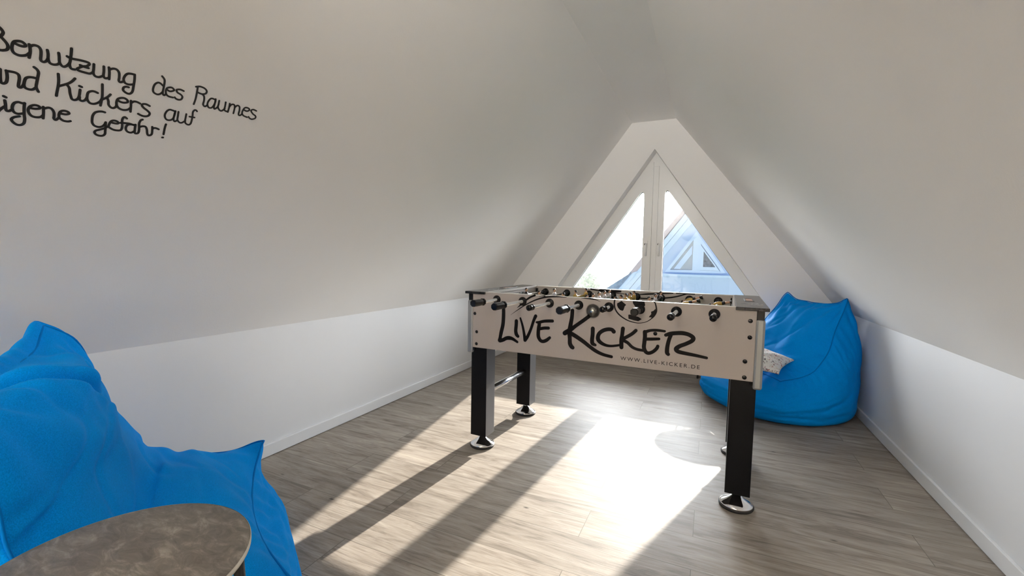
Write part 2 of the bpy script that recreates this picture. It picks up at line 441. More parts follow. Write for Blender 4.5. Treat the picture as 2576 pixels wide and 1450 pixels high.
WALL_WORDS={'benutzung':[[(4198,10916),(4224,10745),(4262,10414)],[(4201,10900),(4267,10943),(4327,10917),(4368,10871),(4382,10833),(4370,10773),(4351,10742),(4245,10693)],[(4245,10693),(4354,10725),(4411,10686),(4473,10616),(4498,10545),(4487,10484),(4444,10450),(4395,10431),(4262,10414)],[(4563,10687),(4657,10667),(4722,10675),(4751,10707),(4717,10752),(4665,10769),(4602,10747),(4561,10704),(4551,10607),(4568,10513),(4610,10457),(4679,10438),(4749,10460),(4805,10505),(4833,10561)],[(4801,10764),(4828,10673),(4843,10576),(4847,10453)],[(4818,10716),(4857,10767),(4904,10785),(4957,10773),(4998,10715),(5018,10618),(5032,10498),(5061,10457),(5100,10460),(5132,10504),(5146,10579)],[(5101,10764),(5130,10670),(5149,10561),(5190,10480),(5253,10463),(5316,10491),(5351,10542)],[(5294,10781),(5321,10689),(5346,10570),(5388,10508),(5441,10486),(5493,10544),(5523,10629)],[(5486,10985),(5506,10845),(5520,10699),(5529,10580),(5573,10497),(5641,10500)],[(5449,10765),(5530,10746),(5669,10768),(5783,10779),(5851,10773),(5869,10739),(5834,10676),(5761,10634),(5695,10563),(5680,10525),(5722,10501),(5840,10500),(5928,10511),(5976,10569)],[(5714,10649),(5797,10639),(5871,10640)],[(5951,10781),(5970,10672),(5988,10552),(6039,10488),(6116,10493),(6187,10561)],[(6146,10803),(6174,10675),(6191,10563),(6238,10511),(6305,10550)],[(6248,10821),(6286,10690),(6317,10517)],[(6268,10770),(6335,10826),(6407,10830),(6470,10769),(6502,10650),(6516,10555),(6560,10528),(6622,10587)],[(6798,10847),(6721,10843),(6644,10810),(6605,10726),(6604,10625),(6657,10545),(6745,10534),(6831,10575)],[(6796,10852),(6828,10706),(6848,10541),(6863,10373),(6823,10287),(6747,10281),(6666,10330),(6656,10407),(6697,10452),(6755,10458)]],'des':[[(7390,11053),(7455,10998),(7486,10927),(7509,10768),(7524,10632),(7546,10555),(7586,10534),(7614,10595)],[(7492,10789),(7399,10842),(7336,10831),(7288,10749),(7287,10609),(7326,10526),(7416,10498),(7483,10538),(7526,10626)],[(7588,10728),(7676,10699),(7747,10734),(7769,10778),(7710,10820),(7645,10808),(7591,10758),(7587,10671),(7623,10584),(7698,10541),(7807,10546)],[(8007,10835),(7925,10847),(7860,10828),(7829,10794),(7876,10733),(7969,10703),(8026,10651),(8021,10568),(7960,10530),(7886,10539),(7848,10569)]],'raumes':[[(8315,11090),(8348,10909),(8374,10708),(8378,10535)],[(8268,11079),(8367,11126),(8497,11118),(8581,11060),(8582,10977),(8508,10926),(8420,10922),(8353,10933)],[(8497,10922),(8565,10872),(8606,10749),(8623,10616),(8691,10571),(8740,10643)],[(8910,10878),(8785,10886),(8735,10797),(8731,10671),(8796,10577),(8873,10589),(8912,10674),(8921,10804),(8900,10906)],[(8902,10899),(8924,10757),(8943,10622),(8982,10588),(9050,10692)],[(9014,10893),(9037,10767),(9049,10676),(9133,10593),(9201,10601),(9257,10702)],[(9211,10911),(9238,10776),(9260,10654),(9336,10624),(9382,10657)],[(9340,10910),(9368,10774),(9382,10616)],[(9365,10789),(9398,10891),(9475,10919),(9524,10846),(9548,10723),(9561,10628)],[(9529,10832),(9577,10923),(9656,10911),(9701,10794),(9724,10651),(9779,10628),(9833,10706)],[(9813,10858),(9928,10840),(9998,10899),(9961,10953),(9854,10949),(9810,10866),(9815,10733),(9890,10658),(10021,10642)],[(10230,10955),(10114,10965),(10059,10903),(10157,10818),(10272,10771),(10289,10690),(10202,10626),(10119,10633),(10063,10674)]],'und':[[(4344,9994),(4363,9812),(4399,9713),(4449,9695),(4489,9769)],[(4455,9995),(4489,9769),(4516,9683),(4554,9674),(4589,9723),(4589,9830),(4568,9938),(4550,9998)],[(4554,9990),(4622,10004),(4695,10007),(4749,9976),(4775,9888),(4783,9752),(4793,9686),(4826,9679),(4856,9732),(4867,9806)],[(5059,10001),(4999,10007),(4924,9990),(4874,9940),(4864,9845),(4871,9758),(4905,9701),(4972,9687),(5028,9709),(5072,9778)],[(4960,10264),(5015,10228),(5051,10164),(5059,10037),(5064,9907),(5074,9789),(5128,9686)]],'kickers':[[(5380,10269),(5417,10104),(5434,9954),(5441,9798),(5448,9699)],[(5688,10274),(5649,10178),(5586,10089),(5446,9964)],[(5578,10054),(5634,9991),(5674,9856),(5716,9753)],[(5716,9752),(5740,9717),(5787,9707),(5837,9754),(5853,9848),(5837,10022)],[(5864,9830),(5881,9759),(5932,9734),(5984,9781),(6004,9872)],[(5807,10113),(5850,10104)],[(6179,10062),(6117,10077),(6057,10065),(6000,10004),(6002,9883),(6026,9802),(6086,9735),(6158,9733),(6221,9773),(6276,9850),(6294,9937)],[(6220,10329),(6257,10160),(6290,9992),(6303,9838),(6309,9736)],[(6437,10117),(6393,10020),(6309,9920)],[(6388,10007),(6436,9921),(6461,9826),(6517,9765),(6577,9757),(6623,9815),(6621,9896)],[(6612,10010),(6703,9985),(6778,9995),(6834,10034),(6817,10087),(6748,10120),(6675,10104),(6612,10045),(6607,9938),(6642,9845),(6715,9788),(6812,9781),(6897,9829),(6941,9905)],[(6897,10099),(6928,9973),(6963,9780)],[(6914,10033),(6964,10100),(7032,10113),(7110,10093)],[(7340,10098),(7250,10120),(7181,10101),(7166,10053),(7227,9995),(7324,9944),(7398,9882),(7390,9804),(7326,9757),(7234,9751),(7149,9777)]],'auf':[[(7987,10147),(7903,10158),(7833,10153),(7781,10084),(7764,9978),(7784,9894),(7838,9830),(7911,9824),(7972,9865),(8000,9936),(7997,10058),(7987,10162)],[(7983,10160),(7996,10007),(8014,9889),(8063,9833),(8117,9903)],[(8068,10165),(8092,10029),(8114,9912),(8174,9849),(8243,9845),(8324,9940)],[(8285,10163),(8302,10038),(8322,9918),(8366,9858),(8440,9840),(8486,9887),(8487,9994),(8463,10155),(8435,10283),(8459,10359),(8499,10368),(8533,10343)],[(8391,10110),(8529,10125)]],'eigene':[[(4445,9016),(4527,9036),(4525,9096),(4468,9115),(4430,9041),(4444,8935),(4498,8893),(4564,8947),(4592,9008),(4631,9083),(4659,9124)],[(4630,9266),(4657,9164),(4674,9068),(4697,9014),(4740,9024),(4784,9086)],[(4598,9364),(4637,9349)],[(4954,9304),(4904,9295),(4845,9300),(4788,9253),(4770,9164),(4783,9075),(4831,9009),(4897,9000),(4985,9046)],[(4950,9312),(4965,9172),(4989,9021),(5017,8903),(5022,8786),(4979,8718),(4909,8706),(4836,8757),(4804,8821),(4837,8885),(4919,8939)],[(5067,9218),(5140,9223),(5210,9253),(5224,9290),(5178,9322),(5112,9314),(5054,9256),(5036,9165),(5063,9079),(5126,9015),(5209,9010),(5279,9045),(5313,9111)],[(5276,9325),(5302,9194),(5325,9017)],[(5288,9276),(5361,9334),(5426,9325),(5483,9246),(5506,9133),(5512,9080),(5554,9049),(5597,9131)],[(5604,9255),(5698,9260),(5758,9298),(5743,9337),(5681,9354),(5619,9333),(5586,9271),(5590,9173),(5622,9117),(5696,9074),(5777,9078),(5825,9105)]],'gefahr':[[(6438,9577),(6378,9580),(6305,9554),(6245,9501),(6220,9408),(6227,9298),(6252,9193),(6311,9126),(6400,9112),(6471,9153),(6509,9228),(6517,9299)],[(6517,9299),(6542,9171),(6563,9041),(6577,8947),(6544,8883),(6468,8860),(6390,8881),(6355,8938),(6373,8992),(6442,9042),(6522,9106),(6597,9198)],[(6621,9333),(6691,9327),(6766,9336),(6787,9367),(6744,9402),(6674,9404),(6621,9362),(6602,9268),(6605,9191),(6639,9163),(6723,9130),(6806,9131),(6878,9159),(6895,9224),(6878,9338),(6848,9466),(6850,9546),(6884,9582),(6934,9554)],[(6832,9382),(6934,9406),(7039,9420),(7129,9409),(7168,9432)],[(7143,9413),(7057,9406),(6994,9365),(6978,9280),(7005,9198),(7066,9156),(7138,9163),(7201,9239)],[(7168,9432),(7190,9286),(7212,9181),(7250,9166),(7293,9205),(7287,9317)],[(7288,9638),(7252,9600),(7241,9496),(7275,9364),(7297,9248)],[(7272,9373),(7289,9399),(7347,9438),(7415,9439),(7466,9362),(7501,9259),(7541,9197),(7592,9212),(7616,9272),(7590,9411),(7569,9488)],[(7590,9411),(7612,9460),(7664,9476),(7741,9459)],[(7874,9673),(7878,9545),(7904,9339)],[(7904,9226),(7919,9230)]]}
LOGO={'live':[[(-4939,8097,202),(-4931,7700,211),(-4959,7199,212),(-5054,6773,213),(-5115,6465,195),(-5140,6320,231)],[(-5121,6314,231),(-4934,6366,203),(-4750,6468,202),(-4566,6503,210),(-4363,6473,174),(-4088,6336,129)],[(-4165,7446,198),(-4170,7233,198),(-4191,6935,198),(-4150,6742,207),(-4058,6644,172)],[(-3934,7612,102),(-3801,7232,128),(-3703,6817,153),(-3643,6496,187)],[(-3642,6480,187),(-3488,6707,169),(-3321,7095,151),(-3174,7543,159),(-3067,7792,183)],[(-3016,7476,100),(-2860,7441,182),(-2881,7215,199),(-2901,6973,199),(-2886,6734,199),(-2770,6553,182),(-2615,6520,181),(-2430,6603,180),(-2265,6747,147)],[(-2895,7470,149),(-2624,7556,156),(-2387,7591,163),(-2136,7611,162)],[(-2853,7145,166),(-2581,7210,164),(-2345,7231,163)]],'kicker':[[(-1098,8220,194),(-1117,7874,195),(-1176,7486,215),(-1216,7136,235),(-1197,6810,206),(-1180,6561,216),(-1096,6415,215),(-1034,6373,196)],[(-150,8080,179),(-525,7769,182),(-908,7471,184),(-1140,7278,215),(-1337,7144,236),(-1465,7055,237)],[(-1236,7115,216),(-893,6955,214),(-493,6728,202),(-197,6531,190),(153,6324,179),(515,6197,158),(907,6140,147)],[(-43,7414,198),(-43,7113,198),(-63,6829,199),(-29,6681,199),(106,6620,132)],[(975,7358,201),(881,7441,183),(697,7443,184),(477,7367,186),(294,7220,187),(225,7045,197),(249,6879,206),(404,6745,177),(649,6659,139),(926,6661,119),(1305,6748,109)],[(1402,7543,189),(1377,7249,180),(1351,6972,199),(1362,6644,190)],[(1999,7504,159),(1801,7308,160),(1420,7052,162)],[(1404,6996,162),(1639,6893,152),(1853,6714,142),(2084,6630,133),(2367,6608,131)],[(2407,7471,192),(2416,7240,183),(2400,6971,183),(2392,6737,184),(2485,6551,174),(2623,6513,165),(2806,6605,155),(2951,6763,154),(2997,6874,146)],[(2416,7472,157),(2651,7565,129),(2935,7599,128),(3268,7586,110)],[(2445,7145,148),(2700,7171,147),(3034,7213,128)],[(3324,7417,152),(3517,7496,184),(3758,7545,183),(4029,7570,189),(4284,7526,180),(4462,7407,187),(4421,7266,179),(4176,7104,173),(3926,6974,182),(3787,6838,200),(3873,6726,183),(4194,6676,165),(4589,6636,146),(5038,6579,120)],[(3536,7437,168),(3464,7204,168),(3410,6901,177),(3405,6638,186),(3457,6556,160)]],'swoosh':[[(-3139,8922,107),(-3417,8734,102),(-3815,8439,92),(-3980,8275,69),(-4135,8150,14)],[(-4507,7741,7),(-4120,8024,35),(-3645,8340,57),(-3063,8636,72),(-2491,8808,83),(-1931,8892,65),(-1427,8937,25)],[(-655,8932,21),(-215,8886,78),(55,8821,41),(302,8735,6)],[(-2904,8795,9),(-2767,8846,31),(-2585,8909,66)]],'ball':[[(975,8916,64),(961,8798,70),(961,8623,70),(1015,8427,64),(1149,8237,64),(1351,8077,58),(1608,7946,52),(1894,7876,45),(2151,7863,34),(2447,7945,33),(2659,8099,44),(2793,8279,88),(2872,8465,77),(2859,8655,66),(2803,8843,55),(2768,8908,49)]]}
BALL_PATCHES=[[(1290,8842),(1385,8766),(1514,8670),(1448,8596),(1397,8418),(1352,8374),(1236,8407),(1140,8505),(1090,8607),(1086,8712),(1200,8778)],[(1801,8867),(2334,8882),(2374,8703),(2259,8536),(2016,8519),(1899,8649),(1828,8748)],[(1627,8214),(1723,8233),(2085,8145),(2244,8054),(2093,7944),(1890,7968),(1639,8029)],[(2824,8574),(2753,8479),(2641,8426),(2656,8325),(2548,8169),(2722,8160),(2824,8304),(2872,8465)]]

# ================================================================== the room
def xz(a, b, d): return (a, d, b)

MB().box(XL-.1, XR+.1, YB-.1, YG+.1, -.12, 0).build('floor', 'floor')
struct(bpy.data.objects['floor'], 'grey oak plank floor of the attic room', 'floor')
struct(MB().box(XL-.12, XL, YB, YG, -.1, KN+.02).build('wall_left', 'knee'), 'low white wall under the left slope', 'wall')
struct(MB().box(XR, XR+.12, YB, YG, -.1, KN+.02).build('wall_right', 'knee'), 'low white wall under the right slope', 'wall')
roof_poly = [(XL, KN), (RL, ZR), (RR, ZR), (XR, KN), (XR+.32, KN), (RR+.12, ZR+.22), (RL-.12, ZR+.22), (XL-.32, KN)]
struct(MB().prism(roof_poly, xz, YB, YG).build('ceiling', 'wall'), 'white sloping ceiling with a narrow flat ridge', 'ceiling')

def wall_with_hole(name, outer, hole, y0, y1, m):
    b = bmesh.new()
    loops = []
    for P in (outer, hole):
        vs = [b.verts.new((x, y0, z)) for x, z in P]
        loops.append([b.edges.new((vs[i], vs[(i+1) % len(vs)])) for i in range(len(vs))])
    r = bmesh.ops.triangle_fill(b, use_beauty=True, use_dissolve=False, edges=loops[0]+loops[1])
    fs = [g for g in r['geom'] if isinstance(g, bmesh.types.BMFace)]
    e = bmesh.ops.extrude_face_region(b, geom=fs)
    bmesh.ops.translate(b, verts=[g for g in e['geom'] if isinstance(g, bmesh.types.BMVert)], vec=(0, y1-y0, 0))
    bmesh.ops.recalc_face_normals(b, faces=b.faces)
    me = bpy.data.meshes.new(name); b.to_mesh(me); b.free()
    me.materials.append(M[m])
    o = bpy.data.objects.new(name, me); COL.objects.link(o); return o
WX, WP, WS, WB = -.55, 2.163, 1.44, .50       # window: centre, peak, slope of its sides, bottom
def tri(off, bottom, cx=WX):
    """triangle inside the opening, its two sloping sides moved inwards by off"""
    k = off*math.sqrt(1+WS*WS)
    top = WP-k
    hw = (top-bottom)/WS
    return [(cx-hw, bottom), (cx+hw, bottom), (cx, top)]
struct(wall_with_hole('wall_front', [(XL-.4, -.1), (XR+.4, -.1), (XR+.4, KN), (RR+.2, ZR+.3), (RL-.2, ZR+.3), (XL-.4, KN)], tri(0, WB-.03), YG, YG+.26, 'gable'),
       'white gable wall round the triangular window', 'wall')
struct(MB().box(XL-.4, XR+.4, YB-.15, YB, -.1, ZR+.3).build('wall_back', 'wall'), 'plain wall behind the viewer', 'wall')
BH = .068
struct(MB().box(XL, XL+.014, YB, YG, .003, BH).build('baseboard_left', 'skirting', bevel=.003), 'white baseboard along the left wall', 'baseboard')
struct(MB().box(XR-.014, XR, YB, YG, .003, BH).build('baseboard_right', 'skirting', bevel=.003), 'white baseboard along the right wall', 'baseboard')
struct(MB().box(XL+.014, XR-.014, YG-.014, YG, .003, BH).build('baseboard_front', 'skirting', bevel=.003), 'white baseboard under the window', 'baseboard')
hwS = (WP-WB)/WS
struct(MB().box(WX-hwS-.02, WX+hwS+.02, YG-.03, YG+.15, WB-.03, WB).build('trim_1', 'pvc', bevel=.004), 'white window sill board', 'sill')

# ------------------------------------------------------------------ window
win = bpy.data.objects.new('window_1', None); COL.objects.link(win); win.location = (WX, YG+.15, WB)
struct(win, 'white triangular two-part window in the gable', 'window')
def under(o, p):
    o.parent = p; o.location = -Vector(p.location); return o
FY0, FY1 = YG+.152, YG+.225
under(MB().ring_prism(tri(.0, WB), tri(.046, WB+.035), xz, FY0, FY1).build('window_frame', 'pvc', bevel=.004), win)
def round_tip(P, i, r=.022, n=5):
    """the glass corner P[i] replaced by a small arc of n points"""
    a, b, c = (np.array(P[j]) for j in ((i-1) % len(P), i, (i+1) % len(P)))
    u = (a-b)/np.linalg.norm(a-b); w = (c-b)/np.linalg.norm(c-b)
    half = .5*math.acos(float(u@w)); t = r/math.tan(half)
    out = []
    for k in range(n):
        s = k/(n-1)
        out.append(tuple((1-s)**2*(b+u*t)+2*s*(1-s)*b+s*s*(b+w*t)))
    return P[:i]+out+P[i+1:]
def sash(side):
    s = -1 if side == 'left' else 1
    fo = tri(.040, WB+.03)
    xm = -.568
    if s < 0:
        outer = [(fo[0][0], fo[0][1]), (xm-.001, fo[0][1]), (xm-.001, WP-.040*math.sqrt(1+WS*WS)-(WX-xm+.001)*WS)]
        hyp = lambda z: -1.367+(z-.784)/1.443
        inner = [(hyp(.565), .565), (-.652, .565), (-.652, .784+1.443*(-.652+1.367))]
    else:
        outer = [(xm+.001, fo[1][1]), (fo[1][0], fo[1][1]), fo[2]]
        hyp = lambda z: .287-(z-.782)/1.41
        inner = [(-.450, .565), (hyp(.565), .565), (-.450, .782+1.41*(.287+.450))]
    n = 5
    inr = round_tip(inner, 2, .03, n)
    tip = outer[2]
    outr = outer[:2]+[(tip[0], tip[1]-1e-4*k) for k in range(n)]
    if s > 0: outr[-1] = (xm+.001, WP-.040*math.sqrt(1+WS*WS)-(WX-xm-.001)*WS)
    fr = MB().ring_prism(outr, inr, xz, YG+.135, YG+.205)
    o = under(fr.build('sash', 'pvc'), win)
    gk = MB()
    k = len(inr)
    cen = np.mean(np.array(inner), axis=0)
    ins = [tuple(np.array(p)+(cen-np.array(p))/np.linalg.norm(cen-np.array(p))*.007) for p in inr]
    gk.ring_prism(inr, ins, xz, YG+.170, YG+.178)
    g = gk.build('gasket', 'gasket'); g.parent = o
    p = MB().prism(inr, xz, YG+.172, YG+.176).build('pane', 'glass'); p.parent = o
    return o
sl, sr = sash('left'), sash('right')
# the cover strip over the meeting stiles
under(MB().box(-.566, -.512, YG+.126, YG+.136, .535, 2.02).build('cover_strip', 'pvc', bevel=.003), win)
for sx, par in ((-.613, sl), (-.487, sr)):
    h = MB()
    h.box(sx-.013, sx+.013, YG+.128, YG+.136, 1.205, 1.275)
    h.cyl((sx, YG+.132, 1.24), (sx, YG+.095, 1.24), .009, seg=14)
    h.tube([(sx, YG+.098, 1.245), (sx, YG+.096, 1.20), (sx, YG+.100, 1.12)], [.010, .009, .008], 10)
    o = h.build('window_handle', 'pvc'); o.parent = par
    k = MB().cyl((sx-.004, YG+.091, 1.238), (sx-.004, YG+.0975, 1.238), .0095, seg=12).build('handle_gap_shadow', 'plastic'); k.parent = par  # black disc in place of the shadow in the handle gap

# ------------------------------------------------------------------ lettering on the left slope
_e2 = Vector((RL-XL, 0, ZR-KN)).normalized(); _nrm = Vector((_e2.z, 0, -_e2.x))
def slope_fn(a, b, d):
    p = Vector((XL, 0, KN))+_e2*(b*1e-4)+_nrm*(d+.0002); return (p.x, a*1e-4, p.z)
let = thing('wall_lettering', 'black handwritten German notice painted on the left sloping wall', 'lettering', (-1.5, .5, 1.5))
for w in WALL_WORDS:
    mb = MB()
    for s in WALL_WORDS[w]:
        ribbon(mb, s, slope_fn, .0006, width=58 if w not in ('des', 'raumes', 'auf') else 52)
    under(mb.build('word', 'black_paint'), let)

# ================================================================== foosball table
ft = thing('foosball_table', 'white foosball table with black legs and bold black lettering in mid room', 'foosball table', (TX, TY, 0), TH)
def table_side(name, v0, v1):
    return MB().box(-.685, .685, v0, v1, .577, .887).build(name, 'laminate', ft, bevel=.0015)
pf = table_side('side_panel', 0, .024); pb = table_side('side_panel', TW-.024, TW)
for p_, v0 in ((pf, 0), (pb, TW-.024)):
    MB().box(-.606, .606, v0, v0+.024, .8868, .8885).build('top_edge', 'rim_shine', p_)
def fr(a, b, d): return (a*1e-4, -d-.0001, b*1e-4)
def bk(a, b, d): return (-a*1e-4, TW+d+.0001, b*1e-4)
def logo(fn, parent):
    for w in ('live', 'kicker'):
        mb = MB()
        for s in LOGO[w]: ribbon(mb, s, fn, .0005)
        mb.build('logo_word', 'print', parent)
    mb = MB()
    for s in LOGO['swoosh']: ribbon(mb, [(a, min(b, 8860), c) for a, b, c in s], fn, .0004)
    mb.build('printed_swoosh', 'print', parent)
    mb = MB()
    for s in LOGO['ball']: ribbon(mb, [(a, min(b, 8860), c) for a, b, c in s], fn, .0004)
    for P in BALL_PATCHES: mb.prism([(a, min(b, 8868)) for a, b in P], fn, 0, .0004)
    mb.build('printed_ball', 'print', parent)
    cu = bpy.data.curves.new('url', 'FONT'); cu.body = 'WWW.LIVE-KICKER.DE'; cu.size = .024; cu.space_character = 1.35
    tmp = bpy.data.objects.new('url', cu); COL.objects.link(tmp)
    bpy.context.view_layer.update()
    ev = tmp.evaluated_get(bpy.context.evaluated_depsgraph_get())
    me = bpy.data.meshes.new_from_object(ev)
    co = np.array([v.co[:] for v in me.vertices]); lo, hi = co.min(0), co.max(0)
    for v in me.vertices:
        a = 1336+(v.co.x-lo[0])/(hi[0]-lo[0])*3450
        b = 6042+(v.co.y-lo[1])/(hi[1]-lo[1])*168
        v.co = fn(a, b, .0005)
    me.materials.clear(); me.materials.append(M['print'])
    o = bpy.data.objects.new('web_address', me); COL.objects.link(o); o.parent = parent
    bpy.data.objects.remove(tmp); bpy.data.curves.remove(cu)
logo(fr, pf); logo(bk, pb)
# print carried on inside the far panel
inn = MB()
fi = lambda a, b, d: (a, TW-.024-d-.0001, b)
for s in ([(-.22, .884, .010), (-.12, .870, .006), (.05, .863, .004), (.15, .872, .010), (.28, .883, .006)], [(.02, .850, .008), (.12, .842, .008), (.27, .857, .009), (.36, .884, .006)], [(-.16, .877, .018), (-.09, .877, .020), (-.03, .878, .012)], [(.30, .883, .006), (.40, .884, .006)]):
    ribbon(inn, s, fi, .0004)
inn.build('printed_swoosh', 'print', pb)
for s in (-1, 1):
    MB().box(min(s*.672, s*.714), max(s*.672, s*.714), .002, TW-.002, .560, .876).build('end_panel', 'plastic', ft, bevel=.002)
    c = MB().box(min(s*.606, s*.730), max(s*.606, s*.730), -.012, TW+.012, .875, .889).build('end_plate', 'cap', ft, bevel=.002)
    e = MB().box(min(s*.600, s*.6055), max(s*.600, s*.6055), .024, TW-.024, .876, .8905).build('plate_edge', 'laminate', c)
    iw = MB().box(min(s*.596, s*.604), max(s*.596, s*.604), .024, TW-.024, .745, .874).build('goal_wall', 'laminate', ft)
    g = MB(); g.box(min(s*.590, s*.5965), max(s*.590, s*.5965), TW/2-.10, TW/2+.10, .782, .862).build('goal', 'plastic', iw)
    MB().box(min(s*.588, s*.600), max(s*.588, s*.600), TW-.05, TW-.0245, .79, .874).build('corner_block', 'plastic', ft, bevel=.003)
    sc = MB(); cu_, cv = s*.668, .40
    sc.ring_prism([(cu_-.020, cv-.085), (cu_+.020, cv-.085), (cu_+.020, cv+.085), (cu_-.020, cv+.085)],
                  [(cu_-.014, cv-.075), (cu_+.014, cv-.075), (cu_+.014, cv+.075), (cu_-.014, cv+.075)], lambda a, b, d: (a, b, d), .8888, .8905)
    sc.build('score_slot', 'plastic', c)
    MB().box(cu_-.014, cu_+.014, cv-.075, cv+.075, .8885, .8894).build('score_strip', 'skin', c)
    fm = lambda a, b, d: (a, b, .889+d)
    mk = MB()
    for P in ([(-.04, .16), (-.02, .19), (0, .15), (.01, .20), (.03, .14), (.045, .17)], [(-.03, .12), (0, .135), (.02, .11), (.045, .13)], [(-.01, .21), (.015, .235), (.03, .20), (.01, .19), (-.005, .22)], [(.045, .13), (.045, .17)], [(-.01, .21), (.01, .20)]):
        ribbon(mk, [(cu_+a, b, .0045) for a, b in P], fm, .0004)
    mk.build('printed_mark', 'mark', c)
    # aluminium corner profiles
    for v0, v1 in ((-.005, .036), (TW-.036, TW+.005)):
        MB().box(min(s*.683, s*.718), max(s*.683, s*.718), v0, v1, .545, .840).build('corner_profile', 'alu', ft, bevel=.009)
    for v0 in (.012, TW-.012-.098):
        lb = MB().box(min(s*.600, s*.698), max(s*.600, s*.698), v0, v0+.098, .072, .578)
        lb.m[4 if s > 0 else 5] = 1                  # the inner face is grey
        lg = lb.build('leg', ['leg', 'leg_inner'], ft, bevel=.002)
        cx, cy = s*.649, v0+.049
        ed = MB()
        MB().cyl((cx, cy, .045), (cx, cy, .076), .011, seg=16).build('foot_spindle', 'chrome', lg)
        MB().lathe([(.0, .056), (.014, .055), (.020, .050), (.030, .040), (.052, .026), (.066, .019), (.068, .014), (.066, .010), (0, .010)], 40, (cx, cy, 0)).build('foot_disc', 'chrome', lg)
        MB().lathe([(0, .0102), (.064, .0102), (.0705, .012), (.071, .006), (.068, 0.0), (0, 0.0)], 40, (cx, cy, 0)).build('foot_pad', 'rubber', lg)
    MB().cyl((s*.649, .105, .305), (s*.649, TW-.105, .305), .0185, seg=24).build('cross_bar', 'satin', ft)
MB().box(-.60, .60, .024, TW-.024, .735, .750).build('pitch', 'pitch', ft)
MB().box(-.672, .672, .024, TW-.024, .585, .600).build('base_board', 'plastic', ft)
for a, b in ((-.672, .766), (-.659, .665), (-.660, .598), (.663, .832), (.664, .763), (.651, .660), (.652, .592), (0.2866, 0.7436)):
    MB().lathe([(0, .003), (.006, .0027), (.0088, .001), (.009, 0)], 20, (0, 0, 0), axis='y').build('bolt_head', 'plastic', pf, loc=(a, 0, b)).rotation_euler = (0, 0, math.pi)
# rods: u, players, shirt, handle tip (or cap) distance in front, figure angle
def figure(shirt):
    f = MB()
    def loft(secs, mi):
        v = []; k = 10
        for z, rx, ry, oy in secs:
            for i in range(k):
                w = 2*math.pi*i/k; v.append((rx*math.copysign(abs(math.cos(w))**.75, math.cos(w)), oy+ry*math.copysign(abs(math.sin(w))**.75, math.sin(w)), z))
        fs = [(i*k+j, i*k+(j+1) % k, (i+1)*k+(j+1) % k, (i+1)*k+j) for i in range(len(secs)-1) for j in range(k)]
        fs += [list(range(k))[::-1], list(range(len(v)-k, len(v)))]
        f.add(v, fs, mi, True)
    loft([(-.022, .011, .009, 0), (-.010, .0125, .012, 0), (.006, .014, .012, 0), (.015, .0145, .009, 0), (.019, .008, .006, 0)], 0)       # shirt
    for s in (-1, 1): loft([(-.020, .003, .004, 0), (-.004, .0035, .0045, 0), (.012, .0035, .0045, 0)], 0) if False else None
    f.tube([(-.0145, 0, .014), (-.0165, 0, .0), (-.0145, .002, -.014)], [.0038, .0036, .003], 8, 0)
    f.tube([(.0145, 0, .014), (.0165, 0, .0), (.0145, .002, -.014)], [.0038, .0036, .003], 8, 0)
    loft([(-.038, .0095, .0075, 0), (-.022, .0112, .0092, 0)], 2)                                                                         # shorts
    loft([(-.062, .0075, .006, 0), (-.038, .0085, .0068, 0)], 1)                                                                          # legs
    loft([(-.076, .010, .011, .004), (-.070, .010, .011, .004), (-.060, .008, .0065, 0)], 2)                                              # boots
    f.cyl((0, 0, .017), (0, 0, .024), .0045, seg=10, mi=1)
    f.ball((0, 0, .0315), .0088, 14, 1, sz=1.15)
    f.ball((0, -.0012, .0325), .0093, 14, 2, sz=1.12, zmin=.10)
    f.ball((0, -.0025, .0318), .0090, 14, 2, sx=1.02, sy=.85, sz=1.0, zmin=-.35)
    return f
